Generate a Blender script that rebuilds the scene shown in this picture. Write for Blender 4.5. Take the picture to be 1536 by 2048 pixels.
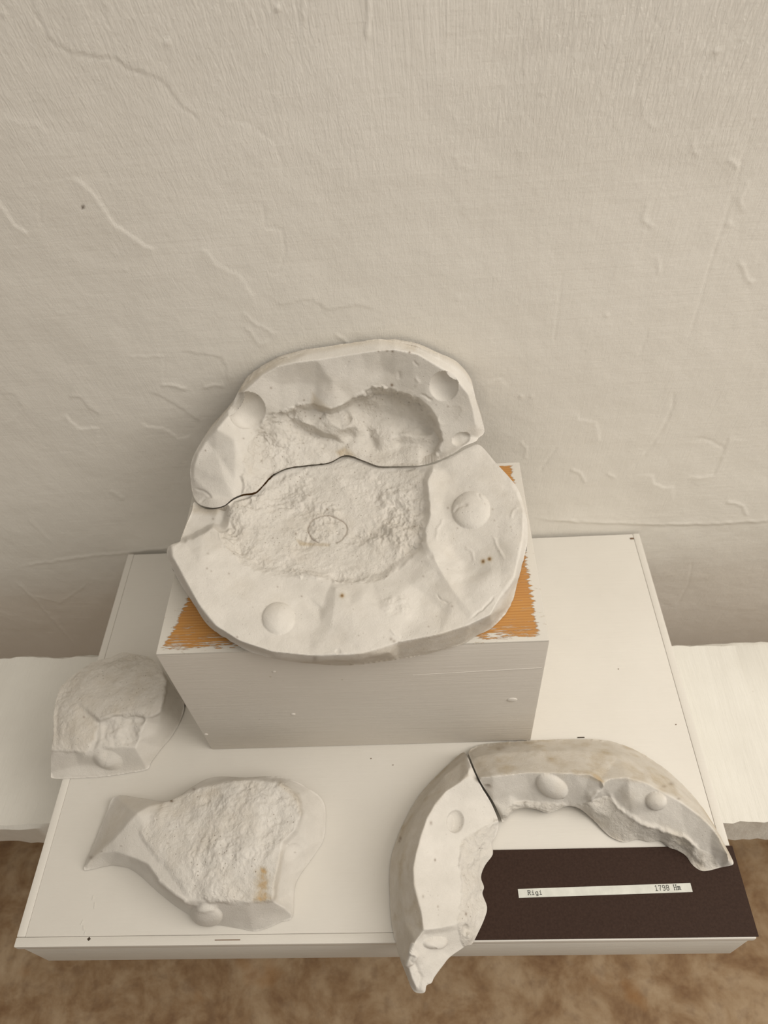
import bpy, math, random
import numpy as np
from mathutils import Vector, Matrix
from mathutils.geometry import delaunay_2d_cdt

for o in list(bpy.data.objects): bpy.data.objects.remove(o)
scene = bpy.context.scene
COL = scene.collection

# ---------------------------------------------------------------- camera
PITCH, YAW, ROLL, FPX = .85154, -.08226, -.10548, 1474.05
CAM = np.array([0.0, 0.0, 1.18])
_f = np.array([math.sin(YAW)*math.cos(PITCH), math.cos(YAW)*math.cos(PITCH), -math.sin(PITCH)])
_r = np.array([math.cos(YAW), -math.sin(YAW), 0.0]); _u = np.cross(_r, _f)
_c, _s = math.cos(ROLL), math.sin(ROLL)
AX, AY = _c*_r + _s*_u, _c*_u - _s*_r
cam = bpy.data.cameras.new('camera'); camo = bpy.data.objects.new('camera', cam); COL.objects.link(camo)
M = Matrix(((AX[0], AY[0], -_f[0], CAM[0]), (AX[1], AY[1], -_f[1], CAM[1]), (AX[2], AY[2], -_f[2], CAM[2]), (0, 0, 0, 1)))
camo.matrix_world = M
cam.sensor_fit = 'VERTICAL'; cam.sensor_height = 36; cam.sensor_width = 27
cam.lens = FPX/2048*36; cam.clip_start = .01
cam.dof.use_dof = True; cam.dof.focus_distance = .62; cam.dof.aperture_fstop = 8
scene.camera = camo

# ---------------------------------------------------------------- world, lights, exposure
w = bpy.data.worlds.new('world'); scene.world = w; w.use_nodes = True
w.node_tree.nodes['Background'].inputs[0].default_value = (1.0, .92, .82, 1)
w.node_tree.nodes['Background'].inputs[1].default_value = .36
def area(name, loc, target, sx, sy, power, col):
    l = bpy.data.lights.new(name, 'AREA'); l.shape = 'RECTANGLE'; l.size = sx; l.size_y = sy
    l.energy = power; l.color = col
    o = bpy.data.objects.new(name, l); COL.objects.link(o); o.location = loc
    o.rotation_euler = (Vector(target) - Vector(loc)).to_track_quat('-Z', 'Y').to_euler()
    return o
area('window_daylight', (1.45, -.25, 1.95), (-.1, .4, .6), 1.3, 1.3, 30, (1.0, .95, .88))
area('overhead_fill', (.35, -.2, 2.7), (-.1, .4, .5), 1.8, 1.4, 15, (1.0, .94, .85))  # added soft fill from above that lifts the shadows, no real source there
scene.view_settings.view_transform = 'Standard'; scene.view_settings.look = 'None'
scene.view_settings.gamma = 1; scene.view_settings.use_curve_mapping = False
scene.view_settings.exposure = 0.0

# ---------------------------------------------------------------- helpers
def tag(o, label=None, cat=None, group=None, kind=None):
    if label: o['label'] = label
    if cat: o['category'] = cat
    if group: o['group'] = group
    if kind: o['kind'] = kind
    return o
def link(name, me, mat=None, parent=None):
    o = bpy.data.objects.new(name, me); COL.objects.link(o)
    if mat:
        for m_ in (mat if isinstance(mat, (list, tuple)) else [mat]): me.materials.append(m_)
    if parent: o.parent = parent
    return o
def empty(name, loc, rz=0):
    o = bpy.data.objects.new(name, None); COL.objects.link(o); o.location = loc; o.rotation_euler.z = rz
    o.empty_display_size = .05
    return o
def np_mesh(name, V, F, smooth=True, sharp=None):
    me = bpy.data.meshes.new(name)
    V = np.asarray(V, dtype=np.float32); F = np.asarray(F, dtype=np.int32)
    k = F.shape[1]
    me.vertices.add(len(V)); me.vertices.foreach_set('co', V.ravel())
    me.loops.add(F.size); me.loops.foreach_set('vertex_index', F.ravel())
    me.polygons.add(len(F)); me.polygons.foreach_set('loop_start', np.arange(0, F.size, k, dtype=np.int32))
    me.update(calc_edges=True); me.validate()
    if smooth:
        me.polygons.foreach_set('use_smooth', np.ones(len(me.polygons), dtype=bool))
        if sharp: me.set_sharp_from_angle(angle=sharp)
    return me
def attr(me, name, arr):
    a = me.attributes.new(name, 'FLOAT', 'POINT')
    a.data.foreach_set('value', np.asarray(arr, dtype=np.float32))

def rays(U, V):
    return _f + AX*((U-768)/FPX)[..., None] - AY*((V-1024)/FPX)[..., None]
def at_plane(U, V, H, origin, n):
    """points where the sight lines meet the plane (origin, n) raised by H along n"""
    d = rays(U, V); n = np.array(n); k = ((np.array(origin)-CAM)@n + H)/(d@n)
    return CAM + d*k[..., None]
def wall_xz(u, v, y):
    p = at_plane(np.array([float(u)]), np.array([float(v)]), np.zeros(1), (0, y, 0), (0, 1, 0))[0]
    return p[0], p[2]
def on_z(u, v, z):
    return at_plane(np.array([float(u)]), np.array([float(v)]), np.zeros(1), (0, 0, z), (0, 0, 1))[0]

# numpy gradient noise
_rng = np.random.RandomState(7)
_perm = np.concatenate([_rng.permutation(256)]*3)
_g = _rng.randn(256, 3); _g /= np.linalg.norm(_g, axis=1)[:, None]
def noise3(P):
    I = np.floor(P).astype(np.int64); Fr = P - I; I &= 255
    W = Fr*Fr*Fr*(Fr*(Fr*6-15)+10); out = 0
    for a in (0, 1):
        for b in (0, 1):
            for c in (0, 1):
                h = _perm[_perm[_perm[(I[..., 0]+a) & 255]+((I[..., 1]+b) & 255)]+((I[..., 2]+c) & 255)]
                g = _g[h]; d = Fr - np.array([a, b, c])
                ww = (W[..., 0] if a else 1-W[..., 0])*(W[..., 1] if b else 1-W[..., 1])*(W[..., 2] if c else 1-W[..., 2])
                out = out + ww*(g*d).sum(-1)
    return out
def fbm(P, freq, oct=4, gain=.5, ridge=False):
    a = 1.0; s = 0
    for i in range(oct):
        n = noise3(P*freq*(2**i) + 17.3*i)
        if ridge: n = .35 - np.abs(n)*1.6
        s = s + a*n; a *= gain
    return s
def rmod(P):
    return .30 + .95*smooth(fbm(P+40, 20, 3), -.25, .35)
def smooth(x, a, b):
    t = np.clip((x-a)/(b-a), 0, 1); return t*t*(3-2*t)
def seg_dist(U, V, poly, closed=False):
    """distance, signed side of nearest segment, parameter 0..1 along"""
    P = [np.array(p[:2], float) for p in poly]
    if closed: P = P + [P[0]]
    best = np.full(U.shape, 1e9); side = np.zeros(U.shape); par = np.zeros(U.shape)
    nu = np.zeros(U.shape); nv = np.zeros(U.shape); n = len(P)-1
    for i in range(n):
        a, b = P[i], P[i+1]; e = b-a; L = (e*e).sum()+1e-9
        t = np.clip(((U-a[0])*e[0]+(V-a[1])*e[1])/L, 0, 1)
        qu, qv = a[0]+t*e[0], a[1]+t*e[1]; d = np.hypot(U-qu, V-qv); m = d < best
        best = np.where(m, d, best); side = np.where(m, np.sign((U-a[0])*e[1]-(V-a[1])*e[0]), side)
        par = np.where(m, (i+t)/n, par); nu = np.where(m, qu, nu); nv = np.where(m, qv, nv)
    return best, side, par, nu, nv
def inside(U, V, poly):
    r = np.zeros(U.shape, bool); n = len(poly)
    for i in range(n):
        x0, y0 = poly[i][:2]; x1, y1 = poly[(i+1) % n][:2]
        if y0 == y1: continue
        c = ((y0 > V) != (y1 > V)) & (U < (x1-x0)*(V-y0)/(y1-y0)+x0)
        r ^= c
    return r
def region(U, V, poly, soft):
    d = seg_dist(U, V, poly, True)[0]; s = np.where(inside(U, V, poly), d, -d)
    return smooth(s, -soft, soft)
def roughen(poly, amp, step, seed, closed=False):
    """subdivide a polyline and jitter it sideways"""
    rnd = random.Random(seed); out = []; n = len(poly)
    for i in range(n if closed else n-1):
        a, b = poly[i], poly[(i+1) % n]; L = math.hypot(b[0]-a[0], b[1]-a[1]); k = max(1, int(L/step))
        for j in range(k):
            t = j/k; p = [a[q]+(b[q]-a[q])*t for q in range(len(a))]
            if j: p[0] += rnd.uniform(-amp, amp); p[1] += rnd.uniform(-amp, amp)
            out.append(tuple(p))
    if not closed: out.append(tuple(poly[-1]))
    return out
def catmull(poly, k=4, closed=True):
    """round a polyline"""
    n = len(poly); out = []
    for i in range(n if closed else n-1):
        P = [np.array(poly[(i+q) % n] if closed else poly[min(max(i+q, 0), n-1)], float) for q in (-1, 0, 1, 2)]
        for j in range(k):
            t = j/k
            out.append(tuple(.5*((2*P[1])+(-P[0]+P[2])*t+(2*P[0]-5*P[1]+4*P[2]-P[3])*t*t+(-P[0]+3*P[1]-3*P[2]+P[3])*t**3)))
    if not closed: out.append(tuple(poly[-1]))
    return out
def field(U, V, lines, pts):
    """heights on a grid from crease lines and loose points (linear between them)"""
    vs, zs, es = [], [], []
    for closed, ln in lines:
        s = len(vs)
        for p in ln: vs.append(Vector((p[0], p[1]))); zs.append(p[2])
        for i in range(len(ln)-1): es.append((s+i, s+i+1))
        if closed: es.append((s+len(ln)-1, s))
    for p in pts: vs.append(Vector((p[0], p[1]))); zs.append(p[2])
    ov, oe, of, mv, me_, mf = delaunay_2d_cdt(vs, es, [], 0, 1e-4)
    ZZ = []
    for i, v in enumerate(ov):
        if mv[i]: ZZ.append(sum(zs[q] for q in mv[i])/len(mv[i]))
        else:
            dd = sorted(((v-vs[q]).length, zs[q]) for q in range(len(vs)))[:2]
            ZZ.append((dd[0][1]*dd[1][0]+dd[1][1]*dd[0][0])/(dd[0][0]+dd[1][0]+1e-9))
    Z = np.full(U.shape, np.nan); u0, v0 = U[0, 0], V[0, 0]; st = U[0, 1]-U[0, 0]; nr, nc = U.shape
    for f in of:
        (ax, ay), (bx, by), (cx, cy) = [ov[i] for i in f[:3]]
        det = (by-cy)*(ax-cx)+(cx-bx)*(ay-cy)
        if abs(det) < 1e-9: continue
        c0 = max(int((min(ax, bx, cx)-u0)/st)-1, 0); c1 = min(int((max(ax, bx, cx)-u0)/st)+2, nc)
        r0 = max(int((min(ay, by, cy)-v0)/st)-1, 0); r1 = min(int((max(ay, by, cy)-v0)/st)+2, nr)
        if c1 <= c0 or r1 <= r0: continue
        X, Y = U[r0:r1, c0:c1], V[r0:r1, c0:c1]
        l1 = ((by-cy)*(X-cx)+(cx-bx)*(Y-cy))/det; l2 = ((cy-ay)*(X-cx)+(ax-cx)*(Y-cy))/det; l3 = 1-l1-l2
        m = (l1 >= -1e-4) & (l2 >= -1e-4) & (l3 >= -1e-4)
        Z[r0:r1, c0:c1] = np.where(m, l1*ZZ[f[0]]+l2*ZZ[f[1]]+l3*ZZ[f[2]], Z[r0:r1, c0:c1])
    for _ in range(400):                       # grow outwards over what lies outside the hull
        bad = np.isnan(Z)
        if not bad.any(): break
        acc = np.zeros(Z.shape); cnt = np.zeros(Z.shape); Zp = np.pad(Z, 1, constant_values=np.nan)
        for dy in (0, 1, 2):
            for dx in (0, 1, 2):
                q = Zp[dy:dy+nr, dx:dx+nc]; ok = ~np.isnan(q); acc += np.where(ok, q, 0); cnt += ok
        Z = np.where(bad & (cnt > 0), acc/np.maximum(cnt, 1), Z)
    return np.nan_to_num(Z)
def blur(Z, n):
    for _ in range(n):
        Zp = np.pad(Z, 1, mode='edge')
        Z = (Zp[:-2, 1:-1]+Zp[2:, 1:-1]+Zp[1:-1, :-2]+Zp[1:-1, 2:]+4*Zp[1:-1, 1:-1])/8
    return Z

def bump_at(U, V, cx, cy, rx, ry, h, ang=0, p=1.0):
    """smooth cap: dome (h>0) or dimple (h<0), in mm"""
    c, s = math.cos(ang), math.sin(ang); x = ((U-cx)*c+(V-cy)*s)/rx; y = (-(U-cx)*s+(V-cy)*c)/ry
    r = np.hypot(x, y)
    return h*np.where(r < 1, np.sqrt(np.clip(1-r*r, 0, 1))**p*(.85 if p < 2 else 1) + (.15 if p < 2 else 0)*(1-r), 0)

def fragment(name, boundary, lines, pts, origin, n, step, nblur, feats, mat, back, label, cat, group, jag=.8, smooth_b=True, zb=None):
    """a plaster fragment: front surface from crease lines, vertical or given back, closed below"""
    b2 = [tuple(p[:2]) for p in boundary]
    B = catmull(b2, 4) if smooth_b else b2
    B = roughen(B, jag, 5, len(name)+int(boundary[0][0]), True)
    us = [b[0] for b in B]; vs = [b[1] for b in B]
    u = np.arange(min(us)-3*step, max(us)+3*step, step); v = np.arange(min(vs)-3*step, max(vs)+3*step, step)
    U, V = np.meshgrid(u, v)
    on = np.array(origin); nn = np.array(n)
    def conv(p):                 # a fourth value fixes the height above the block top instead of the offset from the base plane
        if len(p) < 4: return p
        d_ = rays(np.array([float(p[0])]), np.array([float(p[1])]))[0]
        q_ = CAM + d_*((KZ + p[3]*.001 - CAM[2])/d_[2]); return (p[0], p[1], float(((q_-on)@nn)*1000))
    hb_ = [conv(p) for p in boundary]
    Z0 = field(U, V, [(True, hb_)]+[(c_, [conv(p) for p in l_]) for c_, l_ in lines], [conv(p) for p in pts])
    dl = seg_dist(U, V, hb_, True)[0]
    for c_, l_ in lines:
        if len(l_) > 1: dl = np.minimum(dl, seg_dist(U, V, l_)[0])
    fix = dl < step*.75; Z = Z0
    for _ in range(150):          # relax the facets but hold the crease lines
        Z = blur(Z, 1)*.95 + Z0*.05; Z[fix] = Z0[fix]
    Z = blur(Z, nblur)
    ins = inside(U, V, B)
    # snap the outer neighbours of inside points onto the outline
    q = ins[:-1, :-1] | ins[1:, :-1] | ins[:-1, 1:] | ins[1:, 1:]
    need = np.zeros(ins.shape, bool)
    need[:-1, :-1] |= q; need[1:, :-1] |= q; need[:-1, 1:] |= q; need[1:, 1:] |= q
    snap = need & ~ins
    su, sv = U[snap], V[snap]; _, _, _, nu, nv = seg_dist(su, sv, B, True)
    U = U.copy(); V = V.copy(); U[snap] = nu; V[snap] = nv
    P = at_plane(U, V, Z*.001, origin, n)
    D, rough, dirt, speck = feats(U, V, P)
    # silhouettes stay where they are: displacement fades at the outline
    gy = np.gradient(P, axis=0); gx = np.gradient(P, axis=1); N = np.cross(gx, gy)
    N /= np.linalg.norm(N, axis=-1)[..., None]+1e-12
    flip = (N*(P-CAM)).sum(-1) > 0; N[flip] *= -1
    P = P + N*(D*.001)[..., None]
    P = back(P, True)
    idx = -np.ones(ins.shape, int); idx[need] = np.arange(need.sum())
    a, b, c, d = idx[:-1, :-1][q], idx[:-1, 1:][q], idx[1:, 1:][q], idx[1:, :-1][q]
    F = np.stack([a, d, c, b], 1)
    top = P[need]; nT = len(top)
    if zb is None: bot = back(top.copy(), False)
    else:                        # foot of the piece: straight below its outline, drawn in under the undercut parts
        Un, Vn = U[need], V[need]; _, _, pr_, bu, bv = seg_dist(Un, Vn, B, True)
        Ba = np.array(B); nb = len(Ba); sg = np.clip((pr_*nb).astype(int), 0, nb-1); e_ = Ba[(sg+1) % nb]-Ba[sg]
        area_ = (Ba[:, 0]*np.roll(Ba[:, 1], -1)-np.roll(Ba[:, 0], -1)*Ba[:, 1]).sum(); e_ = e_/np.linalg.norm(e_, axis=1)[:, None]
        on_ = np.stack([e_[:, 1], -e_[:, 0]], 1)*np.sign(area_); dn_ = np.stack([900-bu, 2300-bv], 1); dn_ /= np.linalg.norm(dn_, axis=1)[:, None]
        wv_ = 1-smooth((on_*dn_).sum(1), -.25, .15)
        st = step; ci = np.clip(((bu-u[0])/st).round().astype(int), 0, Z.shape[1]-1); ri = np.clip(((bv-v[0])/st).round().astype(int), 0, Z.shape[0]-1)
        Zs = Z[ri, ci]; off = at_plane(bu, bv, Zs*.001, origin, n) - at_plane(bu, bv, Zs*0, origin, n)
        bot = at_plane(Un, Vn, Zs*0, origin, n); bot[:, :2] += off[:, :2]*wv_[:, None]; bot[:, 2] = zb
    E = np.concatenate([F[:, [0, 1]], F[:, [1, 2]], F[:, [2, 3]], F[:, [3, 0]]])
    key = np.sort(E, 1); kk = key[:, 0]*10**7+key[:, 1]
    _, first, cnt = np.unique(kk, return_index=True, return_counts=True)
    be = E[first[cnt == 1]]
    S = np.stack([be[:, 1], be[:, 0], be[:, 0]+nT, be[:, 1]+nT], 1)
    Fb = F[:, ::-1]+nT
    me = np_mesh(name, np.concatenate([top, bot]), np.concatenate([F, S, Fb]), True, math.radians(55))
    z = np.zeros(nT)
    attr(me, 'rough', np.concatenate([rough[need], z+.5])); attr(me, 'dirt', np.concatenate([dirt[need], z+.5]))
    attr(me, 'speck', np.concatenate([speck[need], z]))
    o = link(name, me, mat)
    tag(o, label, cat, group)
    return o

# ---------------------------------------------------------------- materials
def newmat(name):
    m = bpy.data.materials.new(name); m.use_nodes = True; nt = m.node_tree
    b = nt.nodes['Principled BSDF']; b.inputs['Roughness'].default_value = .85
    b.inputs['Specular IOR Level'].default_value = .25
    return m, nt, b
def N_(nt, t, **kw):
    n = nt.nodes.new(t)
    for k, v in kw.items():
        if hasattr(n, k): setattr(n, k, v)
        else: n.inputs[k.replace('_', ' ')].default_value = v
    return n
def L_(nt, a, b): nt.links.new(a, b)
def ramp(nt, src, stops):
    r = nt.nodes.new('ShaderNodeValToRGB'); el = r.color_ramp.elements
    while len(el) < len(stops): el.new(.5)
    for e, (p, c) in zip(el, stops): e.position = p; e.color = (*c, 1) if len(c) == 3 else c
    L_(nt, src, r.inputs[0]); return r.outputs[0]
def noise(nt, vec, scale, detail=4, rough=.5, dist=0):
    n = N_(nt, 'ShaderNodeTexNoise'); n.inputs['Scale'].default_value = scale; n.inputs['Detail'].default_value = detail
    n.inputs['Roughness'].default_value = rough; n.inputs['Distortion'].default_value = dist
    if vec is not None: L_(nt, vec, n.inputs['Vector'])
    return n.outputs['Fac']
def mapping(nt, vec, sc, rot=(0, 0, 0)):
    m = N_(nt, 'ShaderNodeMapping'); m.inputs['Scale'].default_value = sc; m.inputs['Rotation'].default_value = rot
    L_(nt, vec, m.inputs['Vector']); return m.outputs[0]
def mathn(nt, op, a, b=None, clamp=False):
    n = nt.nodes.new('ShaderNodeMath'); n.operation = op; n.use_clamp = clamp
    for i, x in enumerate((a, b)):
        if x is None: continue
        if isinstance(x, (int, float)): n.inputs[i].default_value = x
        else: L_(nt, x, n.inputs[i])
    return n.outputs[0]
def mix(nt, fac, a, b):
    n = nt.nodes.new('ShaderNodeMix'); n.data_type = 'RGBA'
    for k, x in ((0, fac), (6, a), (7, b)):
        if isinstance(x, (int, float)): n.inputs[k].default_value = x
        elif isinstance(x, tuple): n.inputs[k].default_value = (*x, 1)
        else: L_(nt, x, n.inputs[k])
    return n.outputs[2]
def bump(nt, b, h, strength, dist, prev=None):
    n = nt.nodes.new('ShaderNodeBump'); n.inputs['Strength'].default_value = strength; n.inputs['Distance'].default_value = dist
    L_(nt, h, n.inputs['Height'])
    if prev is not None: L_(nt, prev, n.inputs['Normal'])
    L_(nt, n.outputs[0], b.inputs['Normal']); return n.outputs[0]
def coord(nt): return nt.nodes.new('ShaderNodeTexCoord').outputs['Object']

def plaster_mat():
    m, nt, b = newmat('plaster'); co = coord(nt)
    def A(n):
        a = nt.nodes.new('ShaderNodeAttribute'); a.attribute_name = n; return a.outputs['Fac']
    n1 = noise(nt, co, 35, 5, .6)
    base = ramp(nt, n1, [(.3, (.575, .545, .495)), (.7, (.655, .622, .57))])
    n2 = noise(nt, co, 90, 6, .7)
    dirt = mathn(nt, 'MULTIPLY', A('dirt'), ramp(nt, n2, [(.3, (.35,)*3), (.65, (1,)*3)]))
    dirt = mathn(nt, 'MINIMUM', dirt, 1.0)
    c = mix(nt, dirt, base, (.46, .395, .30))
    och = mathn(nt, 'MULTIPLY', mathn(nt, 'SUBTRACT', A('dirt'), 1.0, True), ramp(nt, n2, [(.3, (.3,)*3), (.6, (1,)*3)]))
    c = mix(nt, mathn(nt, 'MULTIPLY', och, .85), c, (.47, .30, .13))
    v = N_(nt, 'ShaderNodeTexVoronoi'); v.inputs['Scale'].default_value = 230; L_(nt, co, v.inputs['Vector'])
    pit = ramp(nt, v.outputs['Distance'], [(.06, (1,)*3), (.16, (0,)*3)])
    gate = ramp(nt, noise(nt, co, 60, 2, .5), [(.45, (0,)*3), (.58, (1,)*3)])
    rg = mathn(nt, 'ADD', mathn(nt, 'MULTIPLY', A('rough'), .8), .28)
    pg = mathn(nt, 'MULTIPLY', mathn(nt, 'MULTIPLY', pit, gate), rg)
    c = mix(nt, mathn(nt, 'MULTIPLY', pg, .55), c, (.30, .25, .19))
    c = mix(nt, A('speck'), c, (.13, .075, .035))
    L_(nt, c, b.inputs['Base Color'])
    fine = mathn(nt, 'ADD', noise(nt, co, 420, 6, .75), mathn(nt, 'MULTIPLY', noise(nt, co, 1300, 3, .6), .35)); mid = noise(nt, co, 130, 6, .7, .4)
    h = mathn(nt, 'ADD', mathn(nt, 'MULTIPLY', fine, .45), mathn(nt, 'MULTIPLY', mid, mathn(nt, 'MULTIPLY', A('rough'), 2.2)))
    h = mathn(nt, 'SUBTRACT', h, mathn(nt, 'MULTIPLY', pg, .8))
    bump(nt, b, h, .55, .0018)
    b.inputs['Roughness'].default_value = .9
    return m
def paint_mat(name, lo, hi, dirscale=(30, 260, 30), amt=.35, dist=.0008):
    m, nt, b = newmat(name); co = coord(nt)
    n1 = noise(nt, co, 6, 5, .6)
    c = ramp(nt, n1, [(.3, lo), (.7, hi)])
    sp = ramp(nt, noise(nt, co, 120, 2, .5), [(.19, (1,)*3), (.23, (0,)*3)])
    c = mix(nt, mathn(nt, 'MULTIPLY', sp, .4), c, (.36, .30, .22))
    L_(nt, c, b.inputs['Base Color'])
    s = noise(nt, mapping(nt, co, dirscale), 1, 5, .65); g = noise(nt, co, 60, 4, .5)
    bump(nt, b, mathn(nt, 'ADD', s, mathn(nt, 'MULTIPLY', g, .5)), amt, dist)
    b.inputs['Roughness'].default_value = .55
    return m
PLASTER = plaster_mat()
BOARD = paint_mat('board_paint', (.60, .57, .515), (.65, .62, .565), (12, 260, 30))
BOARD_SIDE = paint_mat('board_edge_paint', (.60, .58, .53), (.68, .66, .60), (12, 60, 300), .5)
BLOCK = paint_mat('block_paint', (.62, .58, .52), (.67, .63, .57), (14, 30, 330), .45)
BENCH = paint_mat('bench_paint', (.62, .595, .54), (.71, .69, .63), (150, 14, 60), .6, .0015)

def wall_mat():
    m, nt, b = newmat('wall_paint'); co = coord(nt)
    c = ramp(nt, noise(nt, co, 3, 6, .6), [(.3, (.70, .667, .603)), (.7, (.755, .725, .665))])
    a = nt.nodes.new('ShaderNodeAttribute'); a.attribute_name = 'speck'
    c = mix(nt, a.outputs['Fac'], c, (.10, .07, .045))
    L_(nt, c, b.inputs['Base Color'])
    st = nt.nodes.new('ShaderNodeAttribute'); st.attribute_name = 'stroke'
    sx = nt.nodes.new('ShaderNodeSeparateXYZ'); L_(nt, co, sx.inputs[0])
    shear = mathn(nt, 'MULTIPLY', mathn(nt, 'SUBTRACT', .03, mathn(nt, 'MULTIPLY', sx.outputs[0], .5)), mathn(nt, 'SUBTRACT', sx.outputs[2], 1.0))
    cx = nt.nodes.new('ShaderNodeCombineXYZ'); L_(nt, mathn(nt, 'ADD', sx.outputs[0], shear), cx.inputs[0]); L_(nt, sx.outputs[2], cx.inputs[2])
    s1 = noise(nt, mapping(nt, cx.outputs[0], (330, 1, 17)), 1, 6, .7, .5)
    s2 = noise(nt, mapping(nt, cx.outputs[0], (400, 1, 75)), 1, 6, .7, .9)
    s3 = noise(nt, mapping(nt, co, (14, 1, 300), (0, .05, 0)), 1, 4, .6)
    sel = ramp(nt, noise(nt, co, 5, 3, .5), [(.42, (0,)*3), (.58, (1,)*3)])
    s = mathn(nt, 'ADD', mathn(nt, 'MULTIPLY', s1, sel), mathn(nt, 'MULTIPLY', s2, mathn(nt, 'SUBTRACT', 1.0, sel)))
    s = mathn(nt, 'MULTIPLY', s, st.outputs['Fac'])
    s = mathn(nt, 'ADD', s, mathn(nt, 'MULTIPLY', s3, .10))
    s = mathn(nt, 'ADD', s, mathn(nt, 'MULTIPLY', noise(nt, co, 60, 6, .62), .36))
    bump(nt, b, s, .8, .0024)
    b.inputs['Roughness'].default_value = .5; b.inputs['Specular IOR Level'].default_value = .35
    return m
def floor_mat():
    m, nt, b = newmat('floor_covering'); co = coord(nt)
    n1 = noise(nt, co, 17, 8, .65, .3); n2 = noise(nt, co, 55, 5, .6)
    c = ramp(nt, n1, [(.32, (.18, .10, .049)), (.45, (.265, .17, .092)), (.56, (.345, .245, .148)), (.7, (.42, .315, .205))])
    c = mix(nt, mathn(nt, 'MULTIPLY', ramp(nt, n2, [(.5, (0,)*3), (.68, (1,)*3)]), .35), c, (.13, .075, .045))
    o = ramp(nt, noise(nt, co, 9, 3, .5), [(.63, (0,)*3), (.72, (1,)*3)])
    c = mix(nt, mathn(nt, 'MULTIPLY', o, .5), c, (.30, .14, .04))
    L_(nt, c, b.inputs['Base Color']); bump(nt, b, noise(nt, co, 300, 3), .3, .001)
    b.inputs['Roughness'].default_value = .8
    return m
def block_top_mat(w_, d_):
    """bare pine with whitewash dragged in over the edges; object space, centre of block at 0,0"""
    m, nt, b = newmat('bare_pine_and_paint'); co = coord(nt)
    sx = nt.nodes.new('ShaderNodeSeparateXYZ'); L_(nt, co, sx.inputs[0])
    x, y = sx.outputs[0], sx.outputs[1]
    g = noise(nt, mapping(nt, co, (5, 420, 20)), 1, 4, .6, .2)
    wv = N_(nt, 'ShaderNodeTexWave'); wv.bands_direction = 'Y'; wv.inputs['Scale'].default_value = 125
    wv.inputs['Distortion'].default_value = 3; wv.inputs['Detail'].default_value = 2; wv.inputs['Detail Scale'].default_value = .3
    L_(nt, mapping(nt, co, (.25, 1, 1)), wv.inputs['Vector'])
    gg = mathn(nt, 'ADD', mathn(nt, 'MULTIPLY', wv.outputs['Fac'], .38), mathn(nt, 'MULTIPLY', g, .62))
    wood = ramp(nt, gg, [(.15, (.33, .15, .038)), (.5, (.42, .205, .055)), (.85, (.48, .25, .075))])
    wood = mix(nt, ramp(nt, noise(nt, mapping(nt, co, (8, 25, 1)), 1, 3), [(.4, (0,)*3), (.7, (.5,)*3)]), wood, (.36, .17, .06))
    # distances to the edges
    jit = mathn(nt, 'MULTIPLY', mathn(nt, 'SUBTRACT', noise(nt, mapping(nt, co, (60, 420, 1)), 1, 6, .7), .5), .030)
    jit2 = mathn(nt, 'MULTIPLY', mathn(nt, 'SUBTRACT', noise(nt, mapping(nt, co, (60, 500, 1)), 1, 5, .75), .5), .018)
    left = mathn(nt, 'ADD', x, w_/2)                # 0 at left edge
    right = mathn(nt, 'SUBTRACT', w_/2, x); front = mathn(nt, 'ADD', y, d_/2); back = mathn(nt, 'SUBTRACT', d_/2, y)
    # the left border widens toward the back, the right border is fairly even
    lw = mathn(nt, 'ADD', .004, mathn(nt, 'MULTIPLY', front, .26))
    l = mathn(nt, 'SUBTRACT', mathn(nt, 'SUBTRACT', left, lw), jit2)
    rr = mathn(nt, 'SUBTRACT', mathn(nt, 'SUBTRACT', right, .0085), mathn(nt, 'MULTIPLY', jit2, .9))
    fr = mathn(nt, 'SUBTRACT', mathn(nt, 'SUBTRACT', front, .0055), mathn(nt, 'MULTIPLY', jit, .9))
    bk = mathn(nt, 'SUBTRACT', mathn(nt, 'SUBTRACT', back, .004), mathn(nt, 'MULTIPLY', jit, .5))
    dmin = mathn(nt, 'MINIMUM', mathn(nt, 'MINIMUM', l, rr), mathn(nt, 'MINIMUM', fr, bk))
    pm = ramp(nt, mathn(nt, 'ADD', mathn(nt, 'MULTIPLY', dmin, 100), .5), [(.46, (1,)*3), (.54, (0,)*3)])
    # dry streaks of paint further in
    st = noise(nt, mapping(nt, co, (50, 900, 1)), 1, 5, .7)
    near = mathn(nt, 'MULTIPLY', ramp(nt, mathn(nt, 'MULTIPLY', fr, 30), [(0, (1,)*3), (.6, (0,)*3)]), 1.0)
    st = ramp(nt, mathn(nt, 'ADD', st, mathn(nt, 'MULTIPLY', near, .10)), [(.63, (0,)*3), (.67, (1,)*3)])
    pm = mathn(nt, 'MAXIMUM', pm, mathn(nt, 'MULTIPLY', st, .85))
    worn = ramp(nt, noise(nt, mapping(nt, co, (90, 260, 1)), 1, 4, .7), [(.33, (1,)*3), (.38, (0,)*3)])
    paint = mix(nt, mathn(nt, 'MULTIPLY', worn, .5), (.56, .53, .475), (.36, .30, .22))
    L_(nt, mix(nt, pm, wood, paint), b.inputs['Base Color'])
    bump(nt, b, mathn(nt, 'ADD', mathn(nt, 'MULTIPLY', gg, .08), mathn(nt, 'MULTIPLY', pm, .8)), .6, .0007)
    b.inputs['Roughness'].default_value = .5
    return m
def flat_mat(name, c, rough=.6, amp=0):
    m, nt, b = newmat(name); co = coord(nt)
    k = ramp(nt, noise(nt, co, 90, 5, .6), [(.3, tuple(x*.9 for x in c)), (.7, tuple(min(1, x*1.1) for x in c))])
    L_(nt, k, b.inputs['Base Color']); b.inputs['Roughness'].default_value = rough
    if amp: bump(nt, b, noise(nt, co, 400, 4), amp, .0005)
    return m
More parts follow.
